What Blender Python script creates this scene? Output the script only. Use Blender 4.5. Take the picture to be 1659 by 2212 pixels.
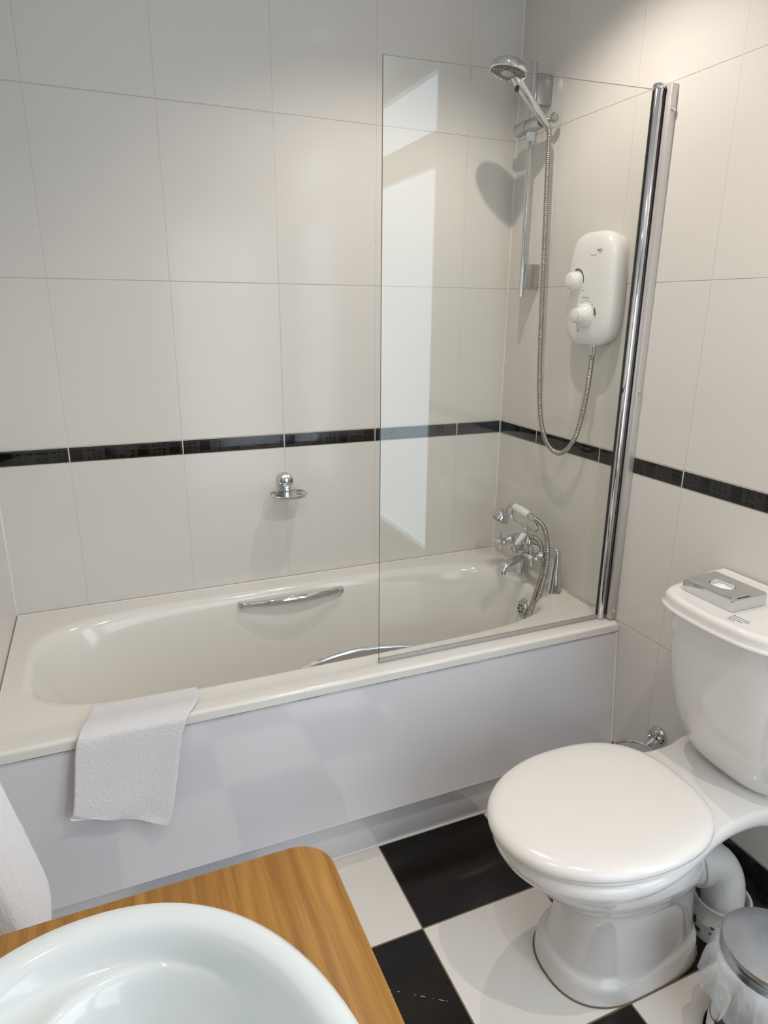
import bpy, bmesh, math, random
from mathutils import Vector, Matrix, noise
random.seed(7)
for o in list(bpy.data.objects): bpy.data.objects.remove(o)
SC = bpy.context.scene
COL = SC.collection
PI = math.pi

# ------------------------------------------------------------------ camera
CAM = Vector((-1.36499, -2.10977, 1.43443))
yaw, pitch, roll, FPX = 0.402269, 0.294049, 0.0088656, 1441.92
f_ = Vector((math.sin(yaw)*math.cos(pitch), math.cos(yaw)*math.cos(pitch), -math.sin(pitch)))
r_ = Vector((math.cos(yaw), -math.sin(yaw), 0)); u_ = r_.cross(f_)
r2 = r_*math.cos(roll)+u_*math.sin(roll); u2 = -r_*math.sin(roll)+u_*math.cos(roll)
cd = bpy.data.cameras.new('camera'); cam = bpy.data.objects.new('camera', cd); COL.objects.link(cam)
M = Matrix(((r2.x, u2.x, -f_.x, CAM.x), (r2.y, u2.y, -f_.y, CAM.y), (r2.z, u2.z, -f_.z, CAM.z), (0, 0, 0, 1)))
cam.matrix_world = M
cd.sensor_fit = 'HORIZONTAL'; cd.sensor_width = 36.0; cd.lens = 36.0*FPX/1659.0; cd.clip_start = .02
SC.camera = cam

# ------------------------------------------------------------------ view + world
SC.view_settings.view_transform = 'Standard'; SC.view_settings.look = 'None'
SC.view_settings.gamma = 1; SC.view_settings.use_curve_mapping = False
SC.view_settings.exposure = 0.33
W = bpy.data.worlds.new('world'); SC.world = W; W.use_nodes = True
W.node_tree.nodes['Background'].inputs[0].default_value = (.75, .85, 1, 1)
W.node_tree.nodes['Background'].inputs[1].default_value = .6

# ceiling downlights: (x, y, watts)
CEIL = 2.42
LAMPS = [(-.46, -.66, 4.6), (-.57, -1.75, 5.8), (-1.30, -1.75, 2.6)]
LAMP_COL = (1.0, .895, .785)
DAY = 2.45                      # brightness of the frosted window panes
DAY_COL = (.71, .85, .98)

# ------------------------------------------------------------------ helpers
def mat(name, col=(.8, .8, .8), rough=.4, metal=0.0, coat=0.0, **kw):
    m = bpy.data.materials.new(name); m.use_nodes = True
    b = m.node_tree.nodes['Principled BSDF']
    b.inputs['Base Color'].default_value = (*col, 1); b.inputs['Roughness'].default_value = rough
    b.inputs['Metallic'].default_value = metal; b.inputs['Coat Weight'].default_value = coat
    for k, v in kw.items(): b.inputs[k.replace('_', ' ')].default_value = v
    return m
class N:
    """tiny node builder"""
    def __init__(s, m): s.m = m; s.t = m.node_tree; s.b = s.t.nodes.get('Principled BSDF')
    def n(s, typ, **kw):
        x = s.t.nodes.new(typ)
        for k, v in kw.items(): setattr(x, k, v)
        return x
    def put(s, sock, v):
        if hasattr(v, 'links') or isinstance(v, bpy.types.NodeSocket): s.t.links.new(v, sock)
        else: sock.default_value = v
    def math(s, op, a, b=0.0, c=None):
        x = s.n('ShaderNodeMath', operation=op); s.put(x.inputs[0], a); s.put(x.inputs[1], b)
        if c is not None: s.put(x.inputs[2], c)
        return x.outputs[0]
    def mix(s, f, a, b):
        x = s.n('ShaderNodeMix', data_type='RGBA'); s.put(x.inputs[0], f); s.put(x.inputs[6], a); s.put(x.inputs[7], b)
        return x.outputs[2]
    def mixf(s, f, a, b):
        x = s.n('ShaderNodeMix', data_type='FLOAT'); s.put(x.inputs[0], f); s.put(x.inputs[2], a); s.put(x.inputs[3], b)
        return x.outputs[0]
    def pos(s):
        g = s.n('ShaderNodeNewGeometry'); x = s.n('ShaderNodeSeparateXYZ'); s.t.links.new(g.outputs['Position'], x.inputs[0])
        return x.outputs, g.outputs['Position']
    def noise(s, vec, scale, detail=3, rough=.5):
        x = s.n('ShaderNodeTexNoise'); s.t.links.new(vec, x.inputs['Vector'])
        x.inputs['Scale'].default_value = scale; x.inputs['Detail'].default_value = detail; x.inputs['Roughness'].default_value = rough
        return x.outputs['Fac']
    def bump(s, h, strength, dist):
        x = s.n('ShaderNodeBump'); s.put(x.inputs['Height'], h); x.inputs['Strength'].default_value = strength
        x.inputs['Distance'].default_value = dist; s.t.links.new(x.outputs[0], s.b.inputs['Normal'])

def finish(bm, name, material, parent=None, smooth=True, angle=40, recalc=True):
    if recalc: bmesh.ops.recalc_face_normals(bm, faces=bm.faces)
    me = bpy.data.meshes.new(name); bm.to_mesh(me); bm.free()
    ms = material if isinstance(material, (list, tuple)) else [material]
    for m in ms: me.materials.append(m)
    if smooth:
        for p in me.polygons: p.use_smooth = True
        try: me.set_sharp_from_angle(angle=math.radians(angle))
        except Exception: pass
    o = bpy.data.objects.new(name, me); COL.objects.link(o)
    if parent is not None:
        o.parent = parent
        o.matrix_parent_inverse = Matrix.Identity(4)
        # meshes are authored in world coordinates: shift them into the parent's frame
        w = Matrix.Identity(4); p = parent
        while p is not None: w = p.matrix_basis @ w; p = p.parent
        me.transform(w.inverted())
    return o
def tag(o, label, cat, group=None, kind=None):
    o['label'] = label; o['category'] = cat
    if group: o['group'] = group
    if kind: o['kind'] = kind
    return o
def struct(o): o['kind'] = 'structure'; return o
def thing(name, loc, label, cat, group=None):
    o = bpy.data.objects.new(name, None); o.empty_display_size = .05; COL.objects.link(o)
    o.location = loc
    return tag(o, label, cat, group)
def box(bm, x0, x1, y0, y1, z0, z1, bev=0, seg=2):
    vs = [bm.verts.new(p) for p in ((x0,y0,z0),(x1,y0,z0),(x1,y1,z0),(x0,y1,z0),(x0,y0,z1),(x1,y0,z1),(x1,y1,z1),(x0,y1,z1))]
    fs = [bm.faces.new([vs[i] for i in q]) for q in ((3,2,1,0),(4,5,6,7),(0,1,5,4),(1,2,6,5),(2,3,7,6),(3,0,4,7))]
    if bev:
        es = list({e for f in fs for e in f.edges})
        bmesh.ops.bevel(bm, geom=es, offset=bev, segments=seg, profile=.5, affect='EDGES')
def mbox(name, dims, m, parent=None, bev=.001, seg=2):
    bm = bmesh.new(); box(bm, *dims, bev=bev, seg=seg); return finish(bm, name, m, parent)
def loft(bm, rings, closed=True, cap0=False, cap1=False):
    vr = [[bm.verts.new(p) for p in r] for r in rings]
    n = len(rings[0])
    for a, b in zip(vr, vr[1:]):
        for i in range(n if closed else n-1):
            j = (i+1) % n
            try: bm.faces.new((a[i], a[j], b[j], b[i]))
            except ValueError: pass
    if cap0: bm.faces.new(list(reversed(vr[0])))
    if cap1: bm.faces.new(vr[-1])
    return vr
def catmull(pts, sub=8, closed=False):
    P = [Vector(p) for p in pts]; n = len(P); out = []
    rng = range(n) if closed else range(n-1)
    for i in rng:
        if closed: p0, p1, p2, p3 = P[(i-1) % n], P[i], P[(i+1) % n], P[(i+2) % n]
        else: p0, p1, p2, p3 = P[max(i-1, 0)], P[i], P[i+1], P[min(i+2, n-1)]
        for k in range(sub):
            t = k/sub
            out.append(.5*((2*p1)+(-p0+p2)*t+(2*p0-5*p1+4*p2-p3)*t*t+(-p0+3*p1-3*p2+p3)*t**3))
    if not closed: out.append(P[-1])
    return out
def resample(path, step):
    L = [0]
    for a, b in zip(path, path[1:]): L.append(L[-1]+(b-a).length)
    n = max(2, int(L[-1]/step)); out = []; j = 0
    for k in range(n+1):
        s = L[-1]*k/n
        while j < len(L)-2 and L[j+1] < s: j += 1
        t = (s-L[j])/max(1e-9, L[j+1]-L[j]); out.append(path[j].lerp(path[j+1], min(1, t)))
    return out
def tube(bm, path, rad, seg=16, cap=True, flat=None):
    """sweep; rad = number or list; flat = (a,b) scale of section"""
    path = [Vector(p) for p in path]; n = len(path)
    R = rad if isinstance(rad, (list, tuple)) else [rad]*n
    T = [(path[min(i+1, n-1)]-path[max(i-1, 0)]).normalized() for i in range(n)]
    up = Vector((0, 0, 1)) if abs(T[0].z) < .9 else Vector((0, 1, 0))
    u = T[0].cross(up).normalized(); rings = []
    for i in range(n):
        u = (u-T[i]*u.dot(T[i])).normalized(); v = T[i].cross(u)
        a, b = flat if flat else (1, 1)
        rings.append([path[i]+R[i]*(a*u*math.cos(2*PI*k/seg)+b*v*math.sin(2*PI*k/seg)) for k in range(seg)])
    loft(bm, rings, cap0=cap, cap1=cap)
def lathe(bm, prof, origin, axis, seg=32, cap=True, sx=1.0):
    """prof = [(r, h)] along axis"""
    a = Vector(axis).normalized(); up = Vector((0, 0, 1)) if abs(a.z) < .9 else Vector((1, 0, 0))
    u = a.cross(up).normalized(); v = a.cross(u); o = Vector(origin)
    rings = [[o+a*h+max(r, 1e-5)*(sx*u*math.cos(2*PI*k/seg)+v*math.sin(2*PI*k/seg)) for k in range(seg)] for r, h in prof]
    loft(bm, rings, cap0=cap, cap1=cap)
def polar(n, a, b):     # superellipse radius at angle handled through closure
    return lambda t: (abs(math.cos(t)/a)**n+abs(math.sin(t)/b)**n)**(-1.0/n)
def hose_path(pts, step=.0011): return resample(catmull(pts, 16), step)
def hose(bm, pts, r, pitch=.0052, seg=12):
    st = pitch/6; p = hose_path(pts, st)
    rr = [r*(1.0, 1.0, .99, .93, .82, .93)[i % 6] for i in range(len(p))]
    tube(bm, p, rr, seg)
def text_mesh(name, body, size, origin, right, up, m, parent, extrude=.00005, shear=0, bold=0, align='LEFT'):
    c = bpy.data.curves.new('lettering', 'FONT'); c.body = body; c.size = size; c.extrude = extrude; c.shear = shear; c.offset = bold; c.align_x = align
    c.resolution_u = 3
    o = bpy.data.objects.new('lettering', c); COL.objects.link(o)
    dg = bpy.context.evaluated_depsgraph_get(); me = bpy.data.meshes.new_from_object(o.evaluated_get(dg))
    bpy.data.objects.remove(o)
    R = Vector(right).normalized(); U = Vector(up).normalized(); F = R.cross(U)
    X = Matrix(((R.x, U.x, F.x, origin[0]), (R.y, U.y, F.y, origin[1]), (R.z, U.z, F.z, origin[2]), (0, 0, 0, 1)))
    me.transform(X); bm = bmesh.new(); bm.from_mesh(me)
    return finish(bm, name, m, parent, smooth=False, recalc=False)

# ------------------------------------------------------------------ materials
def wall_tiles(name, axis, u0, step, rows):
    m = mat(name, rough=.13); q = N(m); o, P = q.pos(); U = o[axis]; Z = o[2]
    t = q.math('FRACT', q.math('DIVIDE', q.math('SUBTRACT', U, u0), step))
    du = q.math('MULTIPLY', q.math('MINIMUM', t, q.math('SUBTRACT', 1.0, t)), step)
    dz = None
    for z in rows:
        a = q.math('ABSOLUTE', q.math('SUBTRACT', Z, z)); dz = a if dz is None else q.math('MINIMUM', dz, a)
    d = q.math('MINIMUM', du, dz)
    g = q.math('SUBTRACT', 1.0, q.math('SMOOTH_MIN', q.math('DIVIDE', d, .0016), 1.0, .3)); g = q.math('MAXIMUM', g, 0.0)
    gm = q.math('MINIMUM', q.math('MULTIPLY', g, 2.2), 1.0)
    gv = q.math('MULTIPLY', q.math('GREATER_THAN', du, dz), .55)
    gc = q.mix(gv, (.66, .62, .57, 1), (.42, .39, .35, 1))
    nz = q.noise(P, 5.0, 4); spot = q.math('MULTIPLY', q.math('GREATER_THAN', q.noise(P, 23.0, 2), .71), .5)
    gc2 = q.mix(spot, gc, (.35, .27, .2, 1))
    tc = q.mix(nz, (.695, .670, .635, 1), (.71, .685, .65, 1))
    q.put(q.b.inputs['Base Color'], q.mix(gm, tc, gc2))
    q.put(q.b.inputs['Roughness'], q.mixf(gm, .14, .7))
    h = q.math('SUBTRACT', q.math('MULTIPLY', q.noise(P, 9.0, 2), .25), q.math('MULTIPLY', g, 1.0))
    q.bump(h, .55, .0012)
    q.b.inputs['Specular IOR Level'].default_value = .45
    return m
ROWS = [2.4336, 1.97095, 1.5082, 1.0455, .9998, .5476, .0953]
TW = .32
M_back = wall_tiles('glazed tiles back', 0, -.1839, TW, ROWS)
M_right = wall_tiles('glazed tiles right', 1, -.2302, TW, ROWS)
M_left = wall_tiles('glazed tiles left', 1, -.30, TW, ROWS)

def border_mat(name, axis, u0, step):
    m = mat(name, rough=.09); q = N(m); o, P = q.pos(); U = o[axis]; Z = o[2]
    rel = q.math('SUBTRACT', U, u0)
    t = q.math('FRACT', q.math('DIVIDE', rel, step))
    du = q.math('MULTIPLY', q.math('MINIMUM', t, q.math('SUBTRACT', 1.0, t)), step)
    per = .0914
    c = q.math('MULTIPLY', q.math('FRACT', q.math('DIVIDE', rel, per)), per)
    z = q.math('SUBTRACT', Z, 1.0226)
    def sq(a, b, ha, hb): return q.math('MULTIPLY', q.math('LESS_THAN', q.math('ABSOLUTE', a), ha), q.math('LESS_THAN', q.math('ABSOLUTE', b), hb))
    big = sq(q.math('SUBTRACT', c, .021), z, .0155, .0165)
    cc = q.math('SUBTRACT', c, .045)
    gx = q.math('SUBTRACT', q.math('MULTIPLY', q.math('FRACT', q.math('DIVIDE', cc, .0145)), .0145), .00725)
    gz = q.math('SUBTRACT', q.math('MULTIPLY', q.math('FRACT', q.math('DIVIDE', q.math('ADD', z, .0200), .0125)), .0125), .0062)
    cell = q.n('ShaderNodeTexWhiteNoise', noise_dimensions='2D'); cv = q.n('ShaderNodeCombineXYZ')
    q.put(cv.inputs[0], q.math('FLOOR', q.math('DIVIDE', rel, .0145))); q.put(cv.inputs[1], q.math('FLOOR', q.math('DIVIDE', q.math('ADD', z, .02), .0125)))
    q.t.links.new(cv.outputs[0], cell.inputs['Vector'])
    small = q.math('MULTIPLY', q.math('MULTIPLY', sq(gx, gz, .0042, .0036), q.math('GREATER_THAN', cc, 0.0)), q.math('GREATER_THAN', cell.outputs['Value'], .22))
    dark = q.math('MAXIMUM', big, small)
    col = q.mix(dark, (.018, .018, .016, 1), (.004, .004, .004, 1))
    g = q.math('LESS_THAN', du, .0016)
    q.put(q.b.inputs['Base Color'], q.mix(g, col, (.62, .60, .56, 1)))
    q.put(q.b.inputs['Roughness'], q.mixf(g, q.mixf(dark, .16, .06), .8))
    return m
SCR = ((-.9146, -1.1025), (-.807, -1.175))
def floor_mat():
    m = mat('chequered floor tiles', rough=.12); q = N(m); o, P = q.pos(); s = .3367
    a = q.math('DIVIDE', q.math('SUBTRACT', o[0], -.7785), s); b = q.math('DIVIDE', q.math('SUBTRACT', o[1], -.9943), s)
    fa = q.math('FLOOR', a); fb = q.math('FLOOR', b)
    par = q.math('ABSOLUTE', q.math('SUBTRACT', q.math('MULTIPLY', q.math('FRACT', q.math('MULTIPLY', q.math('ADD', fa, fb), .5)), 2.0), 0.0))
    ta = q.math('FRACT', a); tb = q.math('FRACT', b)
    d = q.math('MULTIPLY', q.math('MINIMUM', q.math('MINIMUM', ta, q.math('SUBTRACT', 1.0, ta)), q.math('MINIMUM', tb, q.math('SUBTRACT', 1.0, tb))), s)
    g = q.math('LESS_THAN', d, .0018)
    n1 = q.noise(P, 14.0, 5)
    white = q.mix(n1, (.80, .765, .715, 1), (.83, .795, .745, 1)); black = q.mix(n1, (.008, .0065, .0055, 1), (.013, .011, .0095, 1))
    c = q.mix(q.math('LESS_THAN', par, .5), white, black)
    c = q.mix(g, c, (.21, .165, .12, 1))
    # pale scratch across one black tile
    p1 = SCR[0]; p2 = SCR[1]; L_ = math.hypot(p2[0]-p1[0], p2[1]-p1[1]); dx, dy = (p2[0]-p1[0])/L_, (p2[1]-p1[1])/L_
    rx = q.math('SUBTRACT', o[0], p1[0]); ry = q.math('SUBTRACT', o[1], p1[1])
    al = q.math('ADD', q.math('MULTIPLY', rx, dx), q.math('MULTIPLY', ry, dy)); ac = q.math('ABSOLUTE', q.math('SUBTRACT', q.math('MULTIPLY', rx, dy), q.math('MULTIPLY', ry, dx)))
    sm = q.math('MULTIPLY', q.math('MULTIPLY', q.math('LESS_THAN', ac, .0007), q.math('LESS_THAN', q.math('ABSOLUTE', q.math('SUBTRACT', al, L_/2)), L_/2)), q.math('GREATER_THAN', q.noise(P, 70.0, 1), .50))
    c = q.mix(sm, c, (.5, .5, .48, 1))
    q.put(q.b.inputs['Base Color'], c); q.put(q.b.inputs['Roughness'], q.mixf(g, .13, .8)); q.b.inputs['Specular IOR Level'].default_value = .3
    q.bump(q.math('SUBTRACT', q.math('MULTIPLY', n1, .1), g), .4, .001)
    return m
M_floor = floor_mat()
M_paint = mat('ceiling paint', (.82, .81, .79), .7)
M_wpaint = mat('white wall paint', (.80, .80, .79), .6)
M_cer = mat('white vitreous china', (.80, .785, .765), .09, coat=.3, Coat_Roughness=.04)
M_seat = mat('glossy seat plastic', (.83, .80, .765), .16, coat=.2, Coat_Roughness=.08)
M_bath = mat('cream white enamel', (.80, .785, .745), .11, coat=.3, Coat_Roughness=.05)
M_panel = mat('white acrylic panel', (.73, .73, .76), .07, Specular_IOR_Level=.9)
M_sili = mat('silicone bead', (.78, .77, .74), .35)
M_dirt = mat('grimy joint', (.32, .28, .23), .8)
M_plas = mat('white plastic', (.82, .81, .80), .22)
M_chrome = mat('polished chrome', (.66, .665, .68), .05, 1.0)
M_satin = mat('satin chrome', (.50, .51, .52), .25, 1.0)
M_hose = mat('chrome hose', (.42, .39, .35), .24, 1.0)
M_steel = mat('scuffed steel lid', (.55, .56, .58), .25, 1.0)
q = N(M_steel); o, P = q.pos(); nn = q.noise(P, 18, 5); q.put(q.b.inputs['Roughness'], q.mixf(nn, .12, .5)); q.put(q.b.inputs['Base Color'], q.mix(q.noise(P, 9, 4), (.38, .39, .41, 1), (.66, .68, .72, 1)))
M_black = mat('black print', (.02, .02, .025), .5)
M_gprint = mat('grey print', (.34, .33, .32), .5)
M_navy = mat('dark navy print', (.015, .012, .03), .35)
M_rub = mat('black rubber', (.012, .012, .013), .5)
M_seal = mat('clear grey seal', (.42, .40, .39), .3)
M_noz = mat('shower face grey', (.10, .095, .085), .4)
M_nub = mat('nozzle rubber', (.45, .44, .41), .5)
M_skirt = mat('black skirting tile', (.010, .009, .009), .10)
M_grey = mat('grey grout', (.30, .28, .26), .8)
M_pvc = mat('white pipe plastic', (.74, .74, .72), .3)
M_pvcd = mat('stained pipe collar', (.62, .61, .58), .45)
q = N(M_pvcd); o, P = q.pos(); q.put(q.b.inputs['Base Color'], q.mix(q.math('MULTIPLY', q.math('GREATER_THAN', q.noise(P, 26, 4), .55), q.math('LESS_THAN', o[2], .055)), (.66, .66, .65, 1), (.07, .06, .05, 1)))
M_emit = mat('lit lamp lens', (1, 1, 1), .3, Emission_Color=(*LAMP_COL, 1), Emission_Strength=3.0)
M_day = mat('frosted daylight glass', (.8, .8, .8), .3, Emission_Color=(*DAY_COL, 1), Emission_Strength=DAY)

M_day2 = mat('hall light glazing', (.8, .8, .8), .3, Emission_Color=(*DAY_COL, 1), Emission_Strength=DAY*.62)
M_fwall = mat('grey painted wall', (.42, .42, .43), .6)
def glass_mat():
    m = bpy.data.materials.new('clear screen glass'); m.use_nodes = True; t = m.node_tree; t.nodes.clear()
    out = t.nodes.new('ShaderNodeOutputMaterial'); mx = t.nodes.new('ShaderNodeMixShader')
    tr = t.nodes.new('ShaderNodeBsdfTransparent'); tr.inputs[0].default_value = (.985, .992, .982, 1)
    gl = t.nodes.new('ShaderNodeBsdfGlossy'); gl.inputs['Roughness'].default_value = .0
    lw = t.nodes.new('ShaderNodeLayerWeight'); lw.inputs[0].default_value = .5
    p = t.nodes.new('ShaderNodeMath'); p.operation = 'POWER'; p.inputs[1].default_value = 5
    a = t.nodes.new('ShaderNodeMath'); a.operation = 'MULTIPLY_ADD'; a.inputs[1].default_value = .95; a.inputs[2].default_value = .043
    t.links.new(lw.outputs['Facing'], p.inputs[0]); t.links.new(p.outputs[0], a.inputs[0]); t.links.new(a.outputs[0], mx.inputs[0])
    t.links.new(tr.outputs[0], mx.inputs[1]); t.links.new(gl.outputs[0], mx.inputs[2]); t.links.new(mx.outputs[0], out.inputs[0])
    return m
M_glass = glass_mat()
M_gedge = mat('glass edge', (.16, .17, .15), .15)
def terry():
    m = mat('white terry cloth', (.83, .82, .825), .95, Sheen_Weight=.4); q = N(m); o, P = q.pos()
    a = q.noise(P, 700, 3, .7); b = q.noise(P, 260, 3, .6); h = q.math('ADD', a, b)
    q.put(q.b.inputs['Base Color'], q.mix(b, (.86, .85, .865, 1), (.93, .92, .93, 1)))
    q.bump(h, .7, .003); return m
M_terry = terry()
def wood():
    m = mat('oak effect worktop', rough=.42, Specular_IOR_Level=.3); q = N(m); o, P = q.pos()
    mp = q.n('ShaderNodeMapping'); q.t.links.new(P, mp.inputs['Vector']); mp.inputs['Scale'].default_value = (30, 1.3, 8)
    n1 = q.noise(mp.outputs[0], 1.6, 6, .6)
    mp2 = q.n('ShaderNodeMapping'); q.t.links.new(P, mp2.inputs['Vector']); mp2.inputs['Scale'].default_value = (260, 6, 40)
    n2 = q.noise(mp2.outputs[0], 1.6, 3, .6)
    mp3 = q.n('ShaderNodeMapping'); q.t.links.new(P, mp3.inputs['Vector']); mp3.inputs['Scale'].default_value = (7, 1.9, 3)
    w = q.n('ShaderNodeTexWave', wave_type='BANDS', bands_direction='X'); q.t.links.new(mp3.outputs[0], w.inputs['Vector'])
    w.inputs['Scale'].default_value = 2.2; w.inputs['Distortion'].default_value = 5.5; w.inputs['Detail'].default_value = 3; w.inputs['Detail Scale'].default_value = 1.2
    f = q.math('ADD', q.math('MULTIPLY', n1, .52), q.math('ADD', q.math('MULTIPLY', n2, .36), q.math('MULTIPLY', w.outputs['Fac'], .12)))
    r = q.n('ShaderNodeValToRGB'); q.put(r.inputs[0], f)
    r.color_ramp.elements[0].position = .33; r.color_ramp.elements[0].color = (.225, .095, .017, 1)
    r.color_ramp.elements[1].position = .66; r.color_ramp.elements[1].color = (.40, .205, .048, 1)
    q.t.links.new(r.outputs[0], q.b.inputs['Base Color']); q.bump(n2, .12, .0006); return m
M_wood = wood()
M_basin = mat('pale glazed basin', (.70, .755, .77), .08, coat=.3, Coat_Roughness=.04)
def bag_mat():
    m = mat('thin translucent liner', (.72, .76, .80), .22, Alpha=.62); q = N(m); o, P = q.pos()
    q.put(q.b.inputs['Alpha'], q.mixf(q.noise(P, 24, 3), .45, .85))
    q.bump(q.noise(P, 40, 2, .5), .5, .006); return m
M_bag = bag_mat()
M_tissue = mat('white tissue', (.88, .87, .85), .9)

# ------------------------------------------------------------------ room shell
XL, YF = -1.662, -2.75
def slab(name, d, m): return struct(mbox(name, d, m, bev=0))
slab('floor', (XL, 0, YF, 0, -.05, 0), M_floor)
slab('ceiling', (XL, 0, YF, 0, CEIL, CEIL+.05), M_paint)
slab('wall_back', (XL-.1, .1, 0, .1, -.05, CEIL+.05), M_back)
slab('wall_left', (XL-.1, XL, YF, 0, -.05, CEIL+.05), M_left)
slab('wall_front', (XL-.1, .1, YF-.1, YF, -.05, CEIL+.05), M_fwall)
# right wall with the tall window opening behind the camera
WY0, WY1, WZ0, WZ1 = -2.66, -1.905, .30, 2.36
bm = bmesh.new()
box(bm, 0, .1, WY1, 0, -.05, CEIL+.05)
box(bm, 0, .1, YF, WY0, -.05, CEIL+.05)
box(bm, 0, .1, WY0, WY1, -.05, WZ0)
box(bm, 0, .1, WY0, WY1, WZ1, CEIL+.05)
struct(finish(bm, 'wall_right', M_right, smooth=False))
bm = bmesh.new()
box(bm, 0, .1, WY0, WY0+.04, WZ0, WZ1); box(bm, 0, .1, WY1-.012, WY1, WZ0, WZ1)
box(bm, 0, .1, WY0+.04, WY1-.012, WZ0, WZ0+.03); box(bm, 0, .1, WY0+.04, WY1-.012, WZ1-.012, WZ1)
box(bm, 0.0, .1, WY0+.04, WY1-.012, 2.0, 2.13)
win = struct(finish(bm, 'window_1', M_wpaint, smooth=False))
bm = bmesh.new(); box(bm, .03, .04, WY0+.04, WY1-.012, WZ0+.03, 2.0); finish(bm, 'lower_pane', M_day, win, smooth=False)
bm = bmesh.new(); box(bm, .03, .04, WY0+.04, WY1-.012, 2.13, WZ1-.012); finish(bm, 'upper_pane', M_day, win, smooth=False)
# glazed door behind the camera, lit from the hall
bm = bmesh.new(); DX0, DX1 = -.86, -.12
box(bm, DX0-.07, DX0, YF, YF+.03, 0, 2.09, bev=.004); box(bm, DX1, DX1+.07, YF, YF+.03, 0, 2.09, bev=.004); box(bm, DX0, DX1, YF, YF+.03, 2.02, 2.09, bev=.004)
struct(finish(bm, 'trim_7', M_wpaint))
bm = bmesh.new(); box(bm, DX0, DX0+.05, YF, YF+.02, .005, 2.02); box(bm, DX1-.05, DX1, YF, YF+.02, .005, 2.02); box(bm, DX0+.05, DX1-.05, YF, YF+.02, .005, .16); box(bm, DX0+.05, DX1-.05, YF, YF+.02, 1.95, 2.02)
dr = struct(finish(bm, 'door_1', M_wpaint, smooth=False))
bm = bmesh.new(); box(bm, DX0+.05, DX1-.05, YF+.002, YF+.010, .16, 1.95); finish(bm, 'glazing', M_day2, dr, smooth=False)
# black patterned listello strips
MB1 = border_mat('black border tiles back', 0, -.1839, TW); MB2 = border_mat('black border tiles right', 1, -.2302, TW); MB3 = border_mat('black border tiles left', 1, -.30, TW)
struct(mbox('trim_1', (XL+.001, -.001, -.0012, .002, 1.0015, 1.0438), MB1, bev=.0003))
struct(mbox('trim_2', (-.0012, .002, WY1, -.001, 1.0015, 1.0438), MB2, bev=.0003))
struct(mbox('trim_3', (XL-.002, XL+.0012, YF, -.001, 1.0015, 1.0438), MB3, bev=.0003))
# pale corner joints
bm = bmesh.new(); tube(bm, [(-.0005, -.0005, .545), (-.0005, -.0005, CEIL)], .0032, 8); struct(finish(bm, 'trim_4', M_sili))
bm = bmesh.new(); tube(bm, [(XL+.0005, -.0005, .545), (XL+.0005, -.0005, CEIL)], .0032, 8); struct(finish(bm, 'trim_5', M_sili))
# black tiled skirting on the right wall
struct(mbox('baseboard_right', (-.006, .002, WY1, -.745, 0, .150), M_skirt, bev=.0012))
struct(mbox('trim_6', (-.0035, .002, WY1, -.745, .150, .153), M_grey, bev=.0003))

# ------------------------------------------------------------------ downlights (ceiling)
for i, (x, y, p) in enumerate(LAMPS):
    d = thing('downlight', (x, y, CEIL), ['recessed ceiling downlight above the bathtub', 'recessed ceiling downlight above the floor by the toilet', 'recessed ceiling downlight above the washbasin'][i], 'ceiling light', 'recessed ceiling downlights')
    bm = bmesh.new(); lathe(bm, [(.030, 0), (.045, 0), (.045, -.003), (.040, -.006), (.032, -.005), (.030, 0)], (x, y, CEIL), (0, 0, 1), 32, cap=False); finish(bm, 'trim_ring', M_chrome, d)
    bm = bmesh.new(); lathe(bm, [(.030, -.001), (.030, -.003), (.001, -.003)], (x, y, CEIL), (0, 0, 1), 24); finish(bm, 'lens', M_emit, d)
    ld = bpy.data.lights.new('downlight_lamp', 'SPOT'); ld.energy = p*4; ld.color = LAMP_COL; ld.spot_size = math.radians(140); ld.spot_blend = .6; ld.shadow_soft_size = .009
    lo = bpy.data.objects.new('downlight_lamp', ld); COL.objects.link(lo); lo.location = (0, 0, -.02); lo.parent = d

# ------------------------------------------------------------------ bathtub
RZ = .5434
tub = thing('bathtub', (-.83, -.35, 0), 'white built-in bathtub along the tiled back wall with a glossy white side panel', 'bathtub')
CX, CY = -.855, -.343
angs = [2*PI*k/144 for k in range(144)]
X0, X1, Y0, Y1 = -1.660, -.0015, -.7135, -.0015
for cx, cy in ((X0, Y0), (X0, Y1), (X1, Y0), (X1, Y1)): angs.append(math.atan2(cy-CY, cx-CX) % (2*PI))
angs = sorted(angs)
def rect_ring(z, ins):
    out = []
    x0, x1, y0, y1 = X0, X1, Y0+ins, Y1
    for t in angs:
        c, s = math.cos(t), math.sin(t); r = 9
        if c > 1e-9: r = min(r, (x1-CX)/c)
        if c < -1e-9: r = min(r, (x0-CX)/c)
        if s > 1e-9: r = min(r, (y1-CY)/s)
        if s < -1e-9: r = min(r, (y0-CY)/s)
        out.append((CX+c*r, CY+s*r, z))
    return out
def sup_ring(z, xl, xr, b, n, dy=0):
    out = []
    for t in angs:
        c, s = math.cos(t), math.sin(t); a = (xr-CX) if c > 0 else (CX-xl)
        r = (abs(c/a)**n+abs(s/b)**n)**(-1/n); out.append((CX+c*r, CY+dy+s*r, z))
    return out
bm = bmesh.new()
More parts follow.
